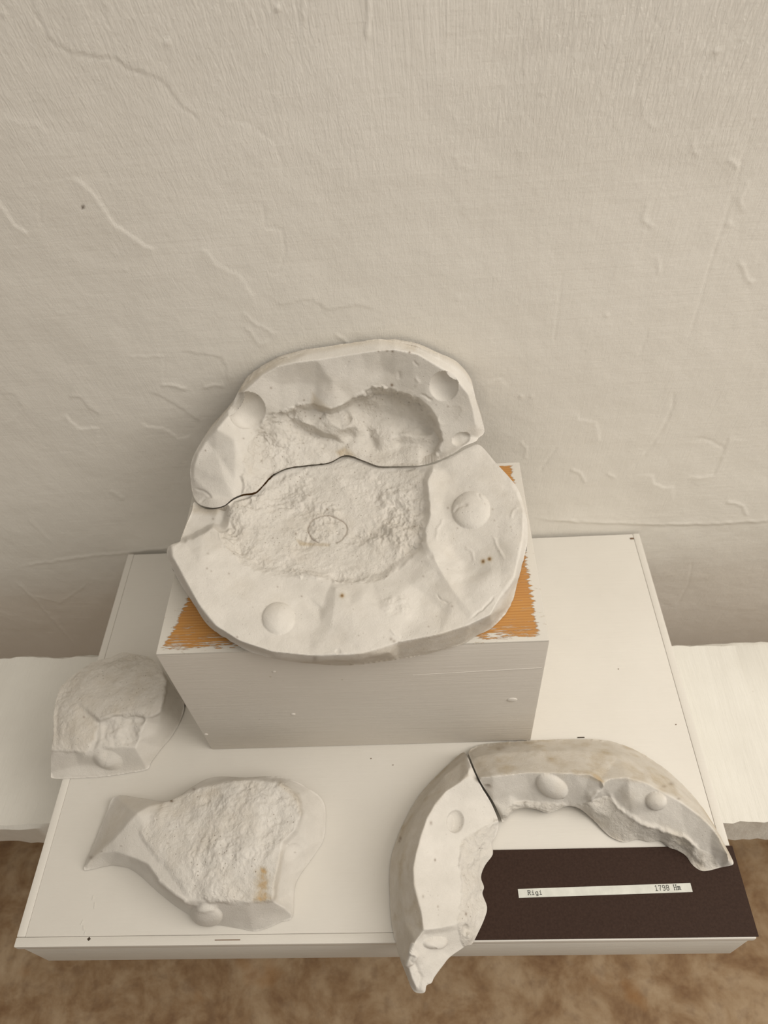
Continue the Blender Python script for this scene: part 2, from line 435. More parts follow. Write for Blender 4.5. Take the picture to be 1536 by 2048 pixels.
def card_mat():
    m, nt, b = newmat('dark_card'); co = coord(nt)
    k = ramp(nt, noise(nt, co, 500, 3, .6), [(.3, (.030, .0155, .0105)), (.7, (.042, .023, .016))])
    s = ramp(nt, noise(nt, mapping(nt, co, (60, 40, 1), (0, 0, .6)), 1, 6, .75), [(.68, (0,)*3), (.74, (1,)*3)])
    k = mix(nt, mathn(nt, 'MULTIPLY', s, .12), k, (.3, .25, .2))
    L_(nt, k, b.inputs['Base Color']); b.inputs['Roughness'].default_value = .55
    bump(nt, b, noise(nt, co, 600, 3), .25, .0004); b.inputs['Specular IOR Level'].default_value = .12
    return m
WALL = wall_mat(); FLOOR = floor_mat(); CARD = card_mat()
LABEL = flat_mat('label_paper', (.60, .60, .545), .4)
INK = flat_mat('grey_ink', (.05, .05, .045), .6)
DARK = flat_mat('dark_hole', (.05, .035, .022), .9)
GREYB = flat_mat('worn_brown', (.17, .11, .07), .9)

# ---------------------------------------------------------------- setting
BOARD_Z, BOARD_T = .51, .0656
BW, BD = .5972, .4096
BX, BY = -.0542, .3319
WY = BY + BD/2 + .0025            # wall plane
FLOOR_Z = 0.0

def box_mesh(name, x0, x1, y0, y1, z0, z1, bev=0, seg=2):
    import bmesh
    bm = bmesh.new(); bmesh.ops.create_cube(bm, size=1)
    for v in bm.verts: v.co = Vector(((x0+x1)/2+v.co.x*(x1-x0), (y0+y1)/2+v.co.y*(y1-y0), (z0+z1)/2+v.co.z*(z1-z0)))
    if bev: bmesh.ops.bevel(bm, geom=bm.edges[:], offset=bev, segments=seg, affect='EDGES', profile=.6)
    me = bpy.data.meshes.new(name); bm.to_mesh(me); bm.free()
    if bev:
        me.polygons.foreach_set('use_smooth', [True]*len(me.polygons)); me.set_sharp_from_angle(angle=math.radians(40))
    return me

# back wall, a displaced grid: fine where it is in view
def build_wall():
    def spread(lo, hi, a, b, st, coarse):
        return np.unique(np.concatenate([np.arange(lo, a, coarse), np.arange(a, b, st), np.arange(b, hi, coarse), [hi]]).round(5))
    x = spread(-3, 3, -.62, .56, .0014, .12); z = spread(0, 2.8, .33, 1.30, .0015, .12)
    X, Zz = np.meshgrid(x, z)
    P = np.stack([X, np.full(X.shape, WY), Zz], -1)
    # the same points in the photograph's frame, only to lay out the cracks traced from it
    Q = P - CAM; dd = np.maximum(Q@_f, 1e-3)
    U = 768 + FPX*(Q@AX)/dd; V = 1024 - FPX*(Q@AY)/dd
    D = np.zeros(X.shape)
    view = (U > -60) & (U < 1600) & (V > -60) & (V < 1400)
    u, v = U[view], V[view]; d = np.zeros(u.shape)
    def crack(ln, kind, amp, wdt, seed=1):
        nonlocal d
        ln = roughen(ln, 1.6, 8, seed)
        us = [p[0] for p in ln]; vs = [p[1] for p in ln]; pad = 60
        m = (u > min(us)-pad) & (u < max(us)+pad) & (v > min(vs)-pad) & (v < max(vs)+pad)
        ds, side, par, _, _ = seg_dist(u[m], v[m], ln)
        fade = smooth(par, 0, .12)*smooth(1-par, 0, .12)
        if kind == 'ridge': e = amp*np.exp(-(ds/wdt)**2)
        elif kind == 'groove': e = -amp*np.exp(-(ds/wdt)**2)
        else:           # a step in the plaster, fading away from its edge on the given side
            sd = ds*side*(1 if kind == 'step+' else -1)
            e = amp*smooth(sd, -wdt*.7, wdt*.7)*np.exp(-np.maximum(sd, 0)/22)
        d[m] += e*fade
    C = crack
    C([(55,-20),(66,20),(80,45),(97,80),(120,95),(140,107),(170,110),(195,116),(230,118),(255,138),(300,151),(325,163),(345,190),(363,215),(385,228),(405,250),(413,265)], 'groove', 1.3, 2.2)
    C([(55,-20),(66,20),(80,45),(97,80),(120,95),(140,107),(170,110),(195,116),(230,118),(255,138),(300,151),(325,163),(345,190),(363,215),(385,228),(405,250),(413,265)], 'step+', .8, 3)
    C([(400,222),(440,222),(452,238),(495,245),(520,265),(552,285),(562,320),(566,355),(555,385)], 'groove', .6, 2.2)
    C([(525,400),(530,455),(565,458),(570,505),(558,545),(543,548),(537,530)], 'groove', .8, 2.2)
    C([(130,350),(160,360),(185,385),(205,410),(225,445),(260,468),(290,490),(320,502)], 'step-', 1.8, 3)
    C([(-10,395),(0,405),(30,450),(60,468)], 'step-', 1.8, 3)
    C([(95,375),(80,400),(80,455)], 'groove', .8, 2.5)
    C([(390,495),(415,500),(435,530),(480,550),(500,580),(515,605)], 'step-', 1.0, 3)
    C([(0,228),(35,240),(80,250),(110,270)], 'step-', .7, 3)
    C([(530,592),(545,595),(560,610),(625,598),(655,620),(720,610),(745,620),(768,625)], 'step+', 1.2, 3)
    C([(257,714),(299,714),(330,712)], 'ridge', .9, 2.4); C([(359,702),(400,708),(443,714),(454,741),(454,772)], 'step+', 1.2, 2.5)
    C([(320,768),(352,772),(376,781)], 'ridge', 1.7, 3); C([(405,775),(430,770),(450,772)], 'ridge', 1.5, 3)
    C([(330,716),(327,758)], 'groove', .6, 2.5)
    C([(299,783),(330,797),(352,811),(380,829),(401,846),(405,870)], 'step+', 1.4, 3)
    C([(281,839),(295,853),(327,855),(355,876),(387,871)], 'step-', 1.7, 3)
    C([(134,793),(162,797),(179,818),(202,832)], 'step+', 1.3, 3)
    C([(132,825),(141,843),(158,857),(200,855)], 'step-', 2.0, 3.5)
    C([(0,785),(30,790),(45,815),(20,840),(0,850)], 'step+', .8, 4)
    C([(32,1133),(123,1120),(211,1110),(260,1105),(337,1096),(380,1093)], 'ridge', 1.3, 3)
    C([(32,1163),(80,1210),(123,1258),(160,1300)], 'ridge', 1.2, 2.5); C([(60,1190),(120,1205),(180,1165)], 'ridge', .8, 2.5)
    C([(220,980),(240,995),(250,1000)], 'ridge', 1.6, 5); C([(55,1035),(80,1060),(100,1085)], 'ridge', .8, 4)
    C([(1060,1039),(1070,1039),(1116,1041),(1211,1046),(1316,1048),(1404,1048),(1475,1044),(1560,1040)], 'ridge', 1.5, 3)
    C([(1050,1039),(1070,1039),(1116,1041),(1211,1046),(1316,1048),(1404,1048),(1475,1044),(1580,1040)], 'step+', 2.2, 5)
    C([(1158,822),(1158,839),(1193,843),(1200,885)], 'step-', 1.3, 3); C([(1141,937),(1158,944),(1172,967)], 'ridge', 1.5, 3)
    C([(1348,776),(1344,818),(1323,860),(1288,913),(1257,941)], 'groove', 1.2, 3.5)
    C([(1306,945),(1309,966),(1327,974),(1350,972)], 'step-', 1.8, 3)
    C([(1460,864),(1450,899),(1429,951),(1400,953),(1380,951),(1372,940)], 'step+', 1.5, 3.5)
    C([(1390,874),(1422,881),(1450,899)], 'groove', 1.0, 3)
    C([(1450,1001),(1485,1011),(1496,1034)], 'ridge', 1.6, 3); C([(1116,892),(1095,920),(1077,948)], 'groove', 1.0, 3)
    C([(1040,880),(1052,895),(1050,920)], 'ridge', 1.1, 3); C([(1213,945),(1222,952),(1232,955)], 'ridge', 1.4, 3)
    C([(1518,215),(1473,370),(1418,540),(1373,700)], 'groove', .9, 1.8); C([(1125,535),(1108,700)], 'groove', .7, 1.6)
    C([(1323,30),(1283,140),(1263,205)], 'groove', 1.2, 2); C([(1463,190),(1428,270)], 'groove', 1.2, 2)
    C([(1297,655),(1280,710)], 'groove', .7, 2); C([(1385,1115),(1378,1165),(1352,1215)], 'groove', .7, 2)
    C([(1390,270),(1385,300),(1400,315)], 'ridge', 1.2, 3); C([(1455,315),(1478,338)], 'ridge', 1.4, 4)
    C([(1300,400),(1285,440),(1310,460)], 'ridge', 1.0, 4); C([(1500,360),(1480,400),(1490,430)], 'ridge', 1.0, 4)
    C([(1480,520),(1495,560),(1510,570)], 'ridge', 1.2, 3.5); C([(1316,510),(1318,550)], 'ridge', .9, 3)
    C([(910,305),(915,330),(950,340)], 'ridge', .6, 3); C([(605,-20),(608,50)], 'ridge', 1.6, 2.5)
    C([(735,-20),(738,20),(733,80)], 'ridge', 2.2, 3); C([(1280,180),(1290,240),(1320,260)], 'ridge', .7, 3)
    C([(210,0),(222,30),(215,40)], 'ridge', 1.0, 3); C([(490,650),(520,690),(540,680)], 'ridge', 1.0, 4)
    C([(485,620),(500,640),(550,670)], 'ridge', .9, 3); C([(670,665),(700,690)], 'ridge', 1.3, 3)
    C([(960,770),(1000,755),(1018,780)], 'step-', .8, 3)
    for (cx, cy, r, h) in [(1433,103,4,3.),(1213,630,4,1.6),(555,17,5,3.2),(333,85,5,1.8),(1083,185,4,1.5),(1044,231,3,1.2),(1042,792,4,1.6),(1063,792,4,1.4),(250,540,4,1.),(1480,75,3,1.5),(915,595,6,1.),(1460,450,6,1.2),(6,28,4,1.6),(1510,236,3,1.4)]:
        d += h*np.exp(-((u-cx)**2+(v-cy)**2)/r**2)
    hole = np.exp(-((u-166)**2+(v-414)**2)/9.0); d -= 2.5*hole
    D[view] = d
    low = fbm(P*np.array([1, 0, 1]), 5.0, 4)*3.2 + fbm(P*np.array([1, 0, 1])+5, 22.0, 3)*.8
    P[..., 1] -= np.maximum(D*.39 + low*.6, -2.4)*.001
    sp = np.zeros(X.shape); sp[view] = np.clip(hole*1.4, 0, 1)
    # brush marks are stronger in the upper part of the wall
    stroke = .14 + .60*smooth(Zz + .12*X, .86, 1.16)
    nr, nc = X.shape; I = np.arange(nr*nc).reshape(nr, nc)
    F = np.stack([I[:-1, :-1], I[:-1, 1:], I[1:, 1:], I[1:, :-1]], -1).reshape(-1, 4)
    me = np_mesh('wall_back', P.reshape(-1, 3), F)
    attr(me, 'speck', sp.ravel()); attr(me, 'stroke', stroke.ravel())
    return link('wall_back', me, WALL)
tag(build_wall(), kind='structure')
fl = link('floor', box_mesh('floor', -3, 3, -3, WY+.1, -.1, 0), FLOOR); tag(fl, kind='structure')

# ---------------------------------------------------------------- bench
BEN_Z = BOARD_Z - BOARD_T
bench = empty('bench', (0, .338-.0015, FLOOR_Z), -.0153)
tag(bench, 'long narrow whitewashed plank bench running along the wall under the display box', 'bench')
def plank_mesh():
    # a plank with slightly uneven arrises
    n = 360; xs = np.linspace(-1.3, 1.3, n); rnd = np.random.RandomState(3)
    def wob(a, k): 
        t = np.convolve(rnd.randn(n+k), np.ones(k)/k, 'same')[:n]; return a*t
    h, t_ = .0975, .0456
    prof = []
    for (y, z) in [(-h, -t_), (-h, -.004), (-h+.003, 0), (0, .0005), (h-.003, 0), (h, -.004), (h, -t_)]:
        prof.append(np.stack([xs, y+wob(.0035, 6), BEN_Z+z-np.abs(wob(.0018, 9))-.0002], -1))
    P = np.stack(prof); k = len(prof); I = np.arange(k*n).reshape(k, n); F = []
    for a in range(k):
        b = (a+1) % k
        F.append(np.stack([I[a, :-1], I[a, 1:], I[b, 1:], I[b, :-1]], -1))
    return np_mesh('seat_plank', P.reshape(-1, 3), np.concatenate(F), True, math.radians(35))
link('seat_plank', plank_mesh(), BENCH, bench)
for x in (-.27, .17):
    link('leg', box_mesh('leg', x-.02, x+.02, -.075, .075, 0, BEN_Z-.0456, .002), BENCH, bench)
hb = np.random.RandomState(5); hv, hf = [], []
for i in range(9):          # frayed wisp hanging from the left part of the front arris
    p0 = np.array([-.3275+hb.rand()*.012, -.0985, BEN_Z-.045]); dr = np.array([hb.randn()*.3, -.4, -1.0])*(.006+.007*hb.rand())
    s = len(hv); hv += [p0, p0+[.0007, 0, 0], p0+dr+[.0005, 0, 0], p0+dr, p0+[0, .0007, 0], p0+dr+[0, .0005, 0]]
    hf += [(s, s+1, s+2, s+3), (s+1, s+4, s+5, s+2), (s+4, s, s+3, s+5)]
link('splinter', np_mesh('splinter', hv, hf, False), BENCH, bench)

# ---------------------------------------------------------------- display box (flat plinth)
px = empty('display_box', (BX, BY, BEN_Z)); T = BOARD_T
tag(px, 'flat white painted wooden display box with edge strips, lying across the bench', 'plinth')
link('body', box_mesh('body', -BW/2+.0015, BW/2-.0015, -BD/2+.0015, BD/2-.001, .0005, T-.0075, .0012), BOARD_SIDE, px)
g = .0075; sw = .0075
link('top_panel', box_mesh('top_panel', -BW/2+g+.00003, BW/2-g-.00003, -BD/2+g+.00003, BD/2-.0015, T-.0078, T-.0003, .0005), BOARD, px)
for nm, x0, x1, y0, y1 in [('f', -BW/2, BW/2, -BD/2, -BD/2+g), ('l', -BW/2, -BW/2+g, -BD/2+g, BD/2-.001), ('r', BW/2-g, BW/2, -BD/2+g, BD/2-.001)]:
    link('edge_strip', box_mesh('edge_strip', x0, x1, y0, y1, T-.0078, T+.0001, .0012), BOARD, px)
def mark(name, u0, v0, L, W, mat, parent, z, rz=0, h=.0004):
    p = on_z(u0, v0, z); pl = parent.location
    me = box_mesh(name, -L/2, L/2, -W/2, W/2, 0, h); o = link(name, me, mat, parent)
    o.location = (p[0]-pl[0], p[1]-pl[1], z-pl[2]-h*.5); o.rotation_euler.z = rz - parent.rotation_euler.z
    return o
mark('gap', 455, 1880, .021, .0007, GREYB, px, BOARD_Z)
mark('nail_hole', 178, 1878, .0022, .0022, DARK, px, BOARD_Z, .78)
mark('nail_hole', 1264, 1077, .004, .0022, GREYB, px, BOARD_Z)
mark('nail_hole', 1162, 1475, .0065, .0009, DARK, px, BOARD_Z)
for (u_, v_) in [(1237,1338),(1352,1449),(742,1517),(786,1530),(1090,1702)]:
    mark('speck', u_, v_, .0009, .0007, GREYB, px, BOARD_Z, .4)

for (u_, v_, l_, r_) in [(164,1845,.004,1.3),(167,1856,.004,1.9),(170,1866,.003,1.4),(186,1795,.004,1.5),(189,1811,.005,1.75)]:
    mark('crack', u_, v_, l_, .00035, BOARD_SIDE, px, BOARD_Z, r_)

# ---------------------------------------------------------------- block
KX, KY, KYAW, KW, KD, KH = -.0614, .3872, .0015, .3036, .1905, .1794
KZ = BOARD_Z + KH
blk = empty('display_block', (KX, KY, BOARD_Z), KYAW)
tag(blk, 'grey-white painted wooden block with bare pine top under the large round casting', 'plinth')
bmesh_b = box_mesh('body', -KW/2, KW/2, -KD/2, KD/2, .0003, KH-.0015, .0016)
link('body', bmesh_b, BLOCK, blk)
tm = block_top_mat(KW, KD)
link('bare_top', box_mesh('bare_top', -KW/2+.0003, KW/2-.0003, -KD/2+.0003, KD/2-.0003, KH-.004, KH-.0001, .001), tm, blk)
def on_block_front(u_, v_):
    p = at_plane(np.array([float(u_)]), np.array([float(v_)]), np.zeros(1), (0, KY-KD/2, 0), (0, 1, 0))[0]
    return p[0]-KX, p[2]-BOARD_Z
import bmesh
for (u_, v_, rr, sc) in [(1024, 1400, .0045, 1), (586, 1428, .0022, .8), (548, 1343, .0017, .8), (412, 1468, .002, .8)]:
    bm = bmesh.new(); bmesh.ops.create_uvsphere(bm, u_segments=20, v_segments=10, radius=1)
    x_, z_ = on_block_front(u_, v_)
    for v in bm.verts: v.co = Vector((x_+v.co.x*rr, -KD/2+v.co.y*.0011*sc, z_+v.co.z*rr*.8))
    me = bpy.data.meshes.new('paint_drip'); bm.to_mesh(me); bm.free(); me.polygons.foreach_set('use_smooth', [True]*len(me.polygons))
    link('paint_drip', me, BLOCK, blk)
x0, z0 = on_block_front(825, 1350); x1, z1 = on_block_front(1083, 1336)
bm = bmesh.new(); bmesh.ops.create_cube(bm, size=1)
for v in bm.verts:
    t = v.co.x+.5; v.co = Vector((x0+(x1-x0)*t, -KD/2-.0001+v.co.y*.0005, z0+(z1-z0)*t+v.co.z*(.0002+.0006*t)))
me = bpy.data.meshes.new('scratch'); bm.to_mesh(me); bm.free(); link('scratch', me, BOARD, blk)

# ---------------------------------------------------------------- large casting, front part
def base_back(zb, inset=0.0):
    def f(P, top):
        P = P.copy()
        if top: P[..., 2] = np.maximum(P[..., 2], zb+.0002); return P
        P[..., 2] = zb; return P
    return f
UP = (0, 0, 1)
front_b = [(388,1004,12),(400,1014,12),(415,1020,14),(434,1019,18),(450,1014,22),(468,1001,22),(488,993,21),(514,988,20),(545,955,19),(576,940,18),(617,934,17),(658,929,16),(690,915,15),(726,925,14),(757,937,14),(797,937,15),(839,935,17),(867,928,21),(907,911,25),(935,896,27),(956,889,27),
 (972,902,27),(992,926,28),(1018,954,29),(1037,980,29),(1047,1010,29),(1055,1046,28),(1055,1085,24),(1048,1115,20),(1036,1160,12),(1021,1212,5),(986,1254,1),(952,1272,0),(929,1287,0),(898,1297,0),(852,1309,0),(795,1319,0),(723,1329,0),(680,1331,0),(632,1328,3),(580,1323,9),(523,1311,14),(492,1300,14),(466,1285,13),(429,1262,12),(408,1241,12),(390,1212,13),(367,1178,15),(353,1154,17),(336,1118,19),(334,1100,24),(341,1090,31),(360,1083,31),(362,1076,11),(372,1050,10),(384,1022,11)]
front_b = [(p[0], p[1]-(1.6 if 0 < k_ < 17 else 0), p[2]) for k_, p in enumerate(front_b)]
rim1 = [(344,1096,33),(345,1114,34),(366,1153,34),(395,1207,34),(431,1252,33),(478,1282,32),(541,1303,32),(620,1311,32),(720,1308,33),(795,1285,33),(880,1268,33),(938,1250,33),(981,1230,34),(1004,1189,34),(1029,1155,35),(1045,1078,34),(1047,1020,33),(1034,984,32)]
rim_low = [(400,1227,20),(434,1264,19),(490,1294,20),(560,1316,22),(640,1321,22),(720,1318,24),(780,1306,26)]
front_lines = [(False, rim1), (False, rim_low),
 (False, [(362,1088,31),(390,1075,32),(412,1062,33),(425,1054,34),(440,1064,32)]),
 (False, [(364,1078,10),(388,1068,10),(410,1056,11),(428,1047,13),(443,1058,17)]),
 (False, [(455,1000,25),(460,1020,24),(457,1042,22),(449,1062,20)]),
 (False, [(450,1016,16),(448,1030,14),(440,1048,13)]),
 (False, [(866,936,27),(856,960,27),(858,990,26),(861,1028,26),(852,1056,26),(852,1078,27)]),
 (False, [(852,938,20),(846,960,19),(848,992,18),(849,1028,18),(840,1052,18),(838,1078,18)]),
 (False, [(852,1080,27),(870,1118,31),(893,1160,31),(915,1192,31),(940,1222,33)]),
 (False, [(844,1088,25),(861,1124,29),(883,1168,29.3),(905,1200,29.7),(930,1228,32)]),
 (False, [(838,1100,22),(805,1133,22),(770,1156,23),(735,1160,23),(700,1168,25),(665,1166,24),(620,1154,25),(560,1154,26),(510,1142,27),(482,1124,28),(455,1098,30),(440,1072,32)]),
 (False, [(828,1096,15),(800,1120,16),(765,1142,17),(700,1154,19),(665,1152,19),(620,1140,19),(560,1140,20),(515,1130,22),(492,1112,22),(470,1090,23),(458,1066,20)]),
 (False, [(672,1178,29),(668,1215,31),(662,1255,30)])]
front_lines = [(c_, roughen(l_, 1.8, 7, k_) if 2 <= k_ <= 11 else l_) for k_, (c_, l_) in enumerate(front_lines)]
front_pts = [(900,950,25),(960,935,27),(1000,1000,30),(1020,1080,31),(885,1010,24),(960,1100,26),(1000,1150,31),(900,1090,25),(930,1130,25),
 (650,1060,12),(700,1000,12),(560,1010,15),(600,1110,16),(760,1080,13),(510,1030,19),(750,980,12),(640,960,13),(800,1030,14),
 (600,1200,26),(640,1220,24),(760,1220,32),(700,1210,32),(820,1170,26),(850,1190,25),(880,1220,27),(500,1200,32),(450,1180,33),(400,1130,34),(560,1270,30),(900,1230,31),(620,1270,28),(655,1185,26),(648,1215,26),(640,1245,27),(610,1185,26),(725,1200,32)]
rough_poly = [(470,1005),(515,992),(545,958),(600,940),(690,916),(757,940),(850,940),(845,990),(850,1030),(842,1060),(846,1085),(830,1102),(770,1158),(690,1168),(620,1155),(510,1142),(480,1125),(450,1095),(438,1066),(470,1060),(455,1030)]
def front_feats(U, V, P):
    R = region(U, V, roughen(rough_poly, 4, 10, 3, True), 4)
    D = R*rmod(P)*(fbm(P, 75, 5, .58)*2.6 + fbm(P+6, 28, 3)*3.4 + fbm(P+3, 170, 3, .6, True)*.95 + fbm(P+9, 30, 2)*2.0)
    D += (1-R)*(fbm(P, 25, 3)*1.2 + fbm(P+2, 120, 3)*.22)
    D += bump_at(U, V, 942, 1020, 38, 38, 6.5) + bump_at(U, V, 557, 1237, 33, 32, 5.0, 0, 1.3)
    def ln(pl, amp, wd, seed=1):
        ds, sd, pa, _, _ = seg_dist(U, V, roughen(pl, 1.5, 7, seed)); return amp*.65*np.exp(-(ds/wd/.75)**2)*smooth(pa, 0, .25)*smooth(1-pa, 0, .25)
    D += ln([(905,1030),(918,1020),(940,1018)], -2.0, 4) + ln([(958,985),(960,1000),(966,1008)], -1.0, 3)
    D += ln([(872,1085),(874,1060),(890,1035)], .8, 4) + ln([(985,1068),(995,1095),(1012,1125)], .9, 4) + ln([(930,1090),(945,1105),(948,1125)], .7, 3.5)
    D += ln([(1022,1040),(1026,1022),(1038,1014)], .8, 3.5) + ln([(940,1240),(970,1212),(995,1190)], -1.6, 2.5, 4)
    D += ln([(873,1185),(882,1200),(895,1206),(905,1205)], -1.0, 2)
    D += bump_at(U, V, 800, 1215, 44, 36, 1.2, 0, 3) + bump_at(U, V, 676, 1303, 6, 5, -.7) + region(U, V, [(765,1195),(805,1190),(820,1225),(770,1230)], 10)*fbm(P, 180, 3)*1.2
    D += ln([(780,1255),(790,1270),(802,1278)], .8, 2.5)
    D += bump_at(U, V, 985, 1165, 60, 40, 2.2, -.5, 3) + bump_at(U, V, 905, 1110, 55, 40, -2.5, 0, 3) + bump_at(U, V, 1020, 1090, 26, 70, 1.2, 0, 3) + bump_at(U, V, 945, 1140, 40, 30, -1.6, 0, 3) + bump_at(U, V, 905, 975, 50, 40, -1.5, 0, 3)
    # pencilled oval
    a = np.hypot((U-655)/39, (V-1061)/27) + .03*np.sin(np.arctan2(V-1061, U-655)*5); arc = np.arctan2(V-1061, U-655)
    ov = np.exp(-((a-1)*33/1.3)**2)*((arc > -3.3) & ~((arc > 1.0) & (arc < 2.2)))
    D -= ov*.6
    D += R*bump_at(U, V, 785, 1080, 50, 30, 1.5)
    out = seg_dist(U, V, front_b, True)[0]; fade = smooth(out, 0, 5)
    dirt = .10*R + .25*smooth(fbm(P, 28, 3), .0, .4)*.6 + .6*region(U, V, [(380,1008),(455,1008),(430,1030),(385,1025)], 6)
    dirt += .5*region(U, V, [(560,1326),(700,1312),(860,1272),(960,1245),(1000,1215),(1040,1150),(1060,1160),(980,1270),(850,1320),(640,1345)], 5)
    dirt += .8*region(U, V, [(590,1078),(620,1085),(660,1088),(660,1094),(600,1090)], 2)
    speck = ov*.55
    for (cx, cy, r, k) in [(966,1122,2.6,1),(979,1118,2.8,1),(684,1192,2.4,1),(655,1021,2.4,.7),(592,1070,2.2,.6),(782,1278,3.2,.45),(788,1282,3,.45),(414,1137,2,.5),(458,1147,1.8,.5),(630,1316,5,.35),(830,1055,2.4,.7),(915,1057,2,.4)]:
        speck = np.maximum(speck, k*np.exp(-((U-cx)**2+(V-cy)**2)/r**2))
    for (cx, cy) in [(966,1122),(979,1118),(684,1192)]: dirt = dirt + 2.2*np.exp(-((U-cx)**2+(V-cy)**2)/24)
    rnd = np.random.RandomState(11)
    for _ in range(70):
        cx, cy = rnd.uniform(380, 1030), rnd.uniform(930, 1300); speck = np.maximum(speck, rnd.uniform(.2, .6)*np.exp(-((U-cx)**2+(V-cy)**2)/rnd.uniform(.8, 2.2)**2))
    return D*fade, R, dirt, np.clip(speck, 0, 1)
GC = 'plaster mould fragments of a mountain relief'
fragment('plaster_casting', front_b, front_lines, front_pts, (0, 0, KZ), UP, 1.5, 3, front_feats, PLASTER, base_back(KZ),
         zb=KZ+.0002, group=GC, cat='plaster cast', label='large white plaster mould piece with cratered middle, lying flat on the bare wood block top')

# ---------------------------------------------------------------- large casting, back part leaning on the wall
TN = np.array([0, -.906, .423]); TO = (0, .482, KZ+.022)
rear_b = [(386,990,0,14),(381,957,0,24),(381,931,0,30),(390,905,0,38),(408,876,0,46),(429,853,0,57),(461,814,-1),(481,777,-2),(518,743,-3),(549,725,-5),(580,712,-6),(620,699,-7),(658,692,-7),(720,683,-7),(758,678,-7),(789,683,-5),(826,694,-3),(862,709,-2),(901,730,-1),(927,751,-1),(946,777,-1),(953,806,0),(961,832,0),(969,863,-4),(957,876,0,30),(951,883,0,31),(927,893,0,31),(907,907,0,28),(867,924,0,24),(839,931,0,21),(797,932,0,18),(758,932,0,17),(727,921,0,17),(692,910,0,19),(658,925,0,19),(617,930,0,20),(575,936,0,21),(544,950,0,22),(513,983,0,24),(487,988,0,24),(466,997,0,24),(450,1010,0,24),(434,1015,0,22),(419,1015,0,20),(398,1008,0,16)]
rear_lines = [(False, [(388,958,0,27),(388,932,0,35),(396,907,0,44),(414,880,0,53),(434,858,0,64),(466,818,7),(487,784,10),(522,752,11),(554,733,12),(590,725,13),(632,720,14),(680,712,14),(720,706,14),(758,701,14),(789,699,14),(836,708,14),(888,739,12),(914,760,11),(938,790,10),(946,816,10),(952,850,9)]),
 (False, [(484,925,0,40),(492,900,0,46),(510,866,-2),(533,834,-3),(554,828,-3),(596,809,-3),(627,806,-1),(642,812,3),(661,818,5),(680,811,3),(697,802,0),(720,787,-1),(745,773,-2),(779,778,-2),(815,789,-2),(836,796,-1),(860,816,1),(875,842,2),(886,881,3),(879,902,3),(864,922,3)]),
 (False, [(498,930,0,35),(508,902,0,41),(526,874,-8),(546,848,-9),(600,822,-11),(632,818,-12),(660,830,-13),(700,815,-18),(724,797,-20),(745,783,-22),(779,786,-22),(812,797,-21),(832,804,-18),(852,822,-15),(866,845,-13),(876,882,-8),(868,902,-6),(850,918,-4)])]
rear_lines[1:] = [(c_, roughen([p if len(p) == 3 else p for p in l_[2:]], 2.6, 7, 30+k_)) for k_, (c_, l_) in enumerate(rear_lines[1:])]
rear_lines += [(False, [(598,858,-13),(618,868,-15),(640,872,-16),(668,876,-14)]), (False, [(604,846,-6),(626,852,-7),(650,866,-7),(672,868,-7)]),
 (False, [(652,828,-8),(664,846,-5),(684,858,-5),(700,852,-6)]), (False, [(706,836,-10),(716,856,-9),(712,876,-13)]),
 (False, [(800,862,-18),(822,862,-17),(842,864,-16)]), (False, [(802,870,-13),(824,871,-12),(846,873,-11)]),
 (False, [(758,872,-12),(782,876,-10),(790,896,-11)]), (False, [(722,842,-22),(738,868,-20),(748,888,-15)])]
rear_pts = [(430,900,0,46),(450,960,0,33),(420,990,0,23),(470,880,0,54),(470,960,0,32),(500,960,0,28),(560,925,0,24),(640,912,0,22),(520,800,4),(560,770,2),(600,765,0),(632,770,1),(645,765,5),(665,765,9),(700,755,8),(735,745,5),(765,740,1),(790,750,2),(820,755,5),(850,760,6),(900,800,4),(910,840,5),(920,870,6),(900,900,6),
 (560,900,0,28),(620,880,0,28),(680,850,-9),(700,840,-12),(720,822,-24),(740,850,-21),(780,830,-27),(825,840,-25),(800,890,-15),(700,870,-14),(850,860,-20),(760,905,0,16),(690,890,0,21),(650,900,0,22),(840,890,-11),(600,850,-11),(740,880,-18)]
rear_rough = [(484,990),(486,925),(500,885),(533,832),(596,806),(640,812),(661,820),(697,803),(745,772),(779,777),(836,795),(875,842),(887,881),(870,925),(797,940),(727,930),(690,916),(640,935),(575,945),(545,960),(515,990)]
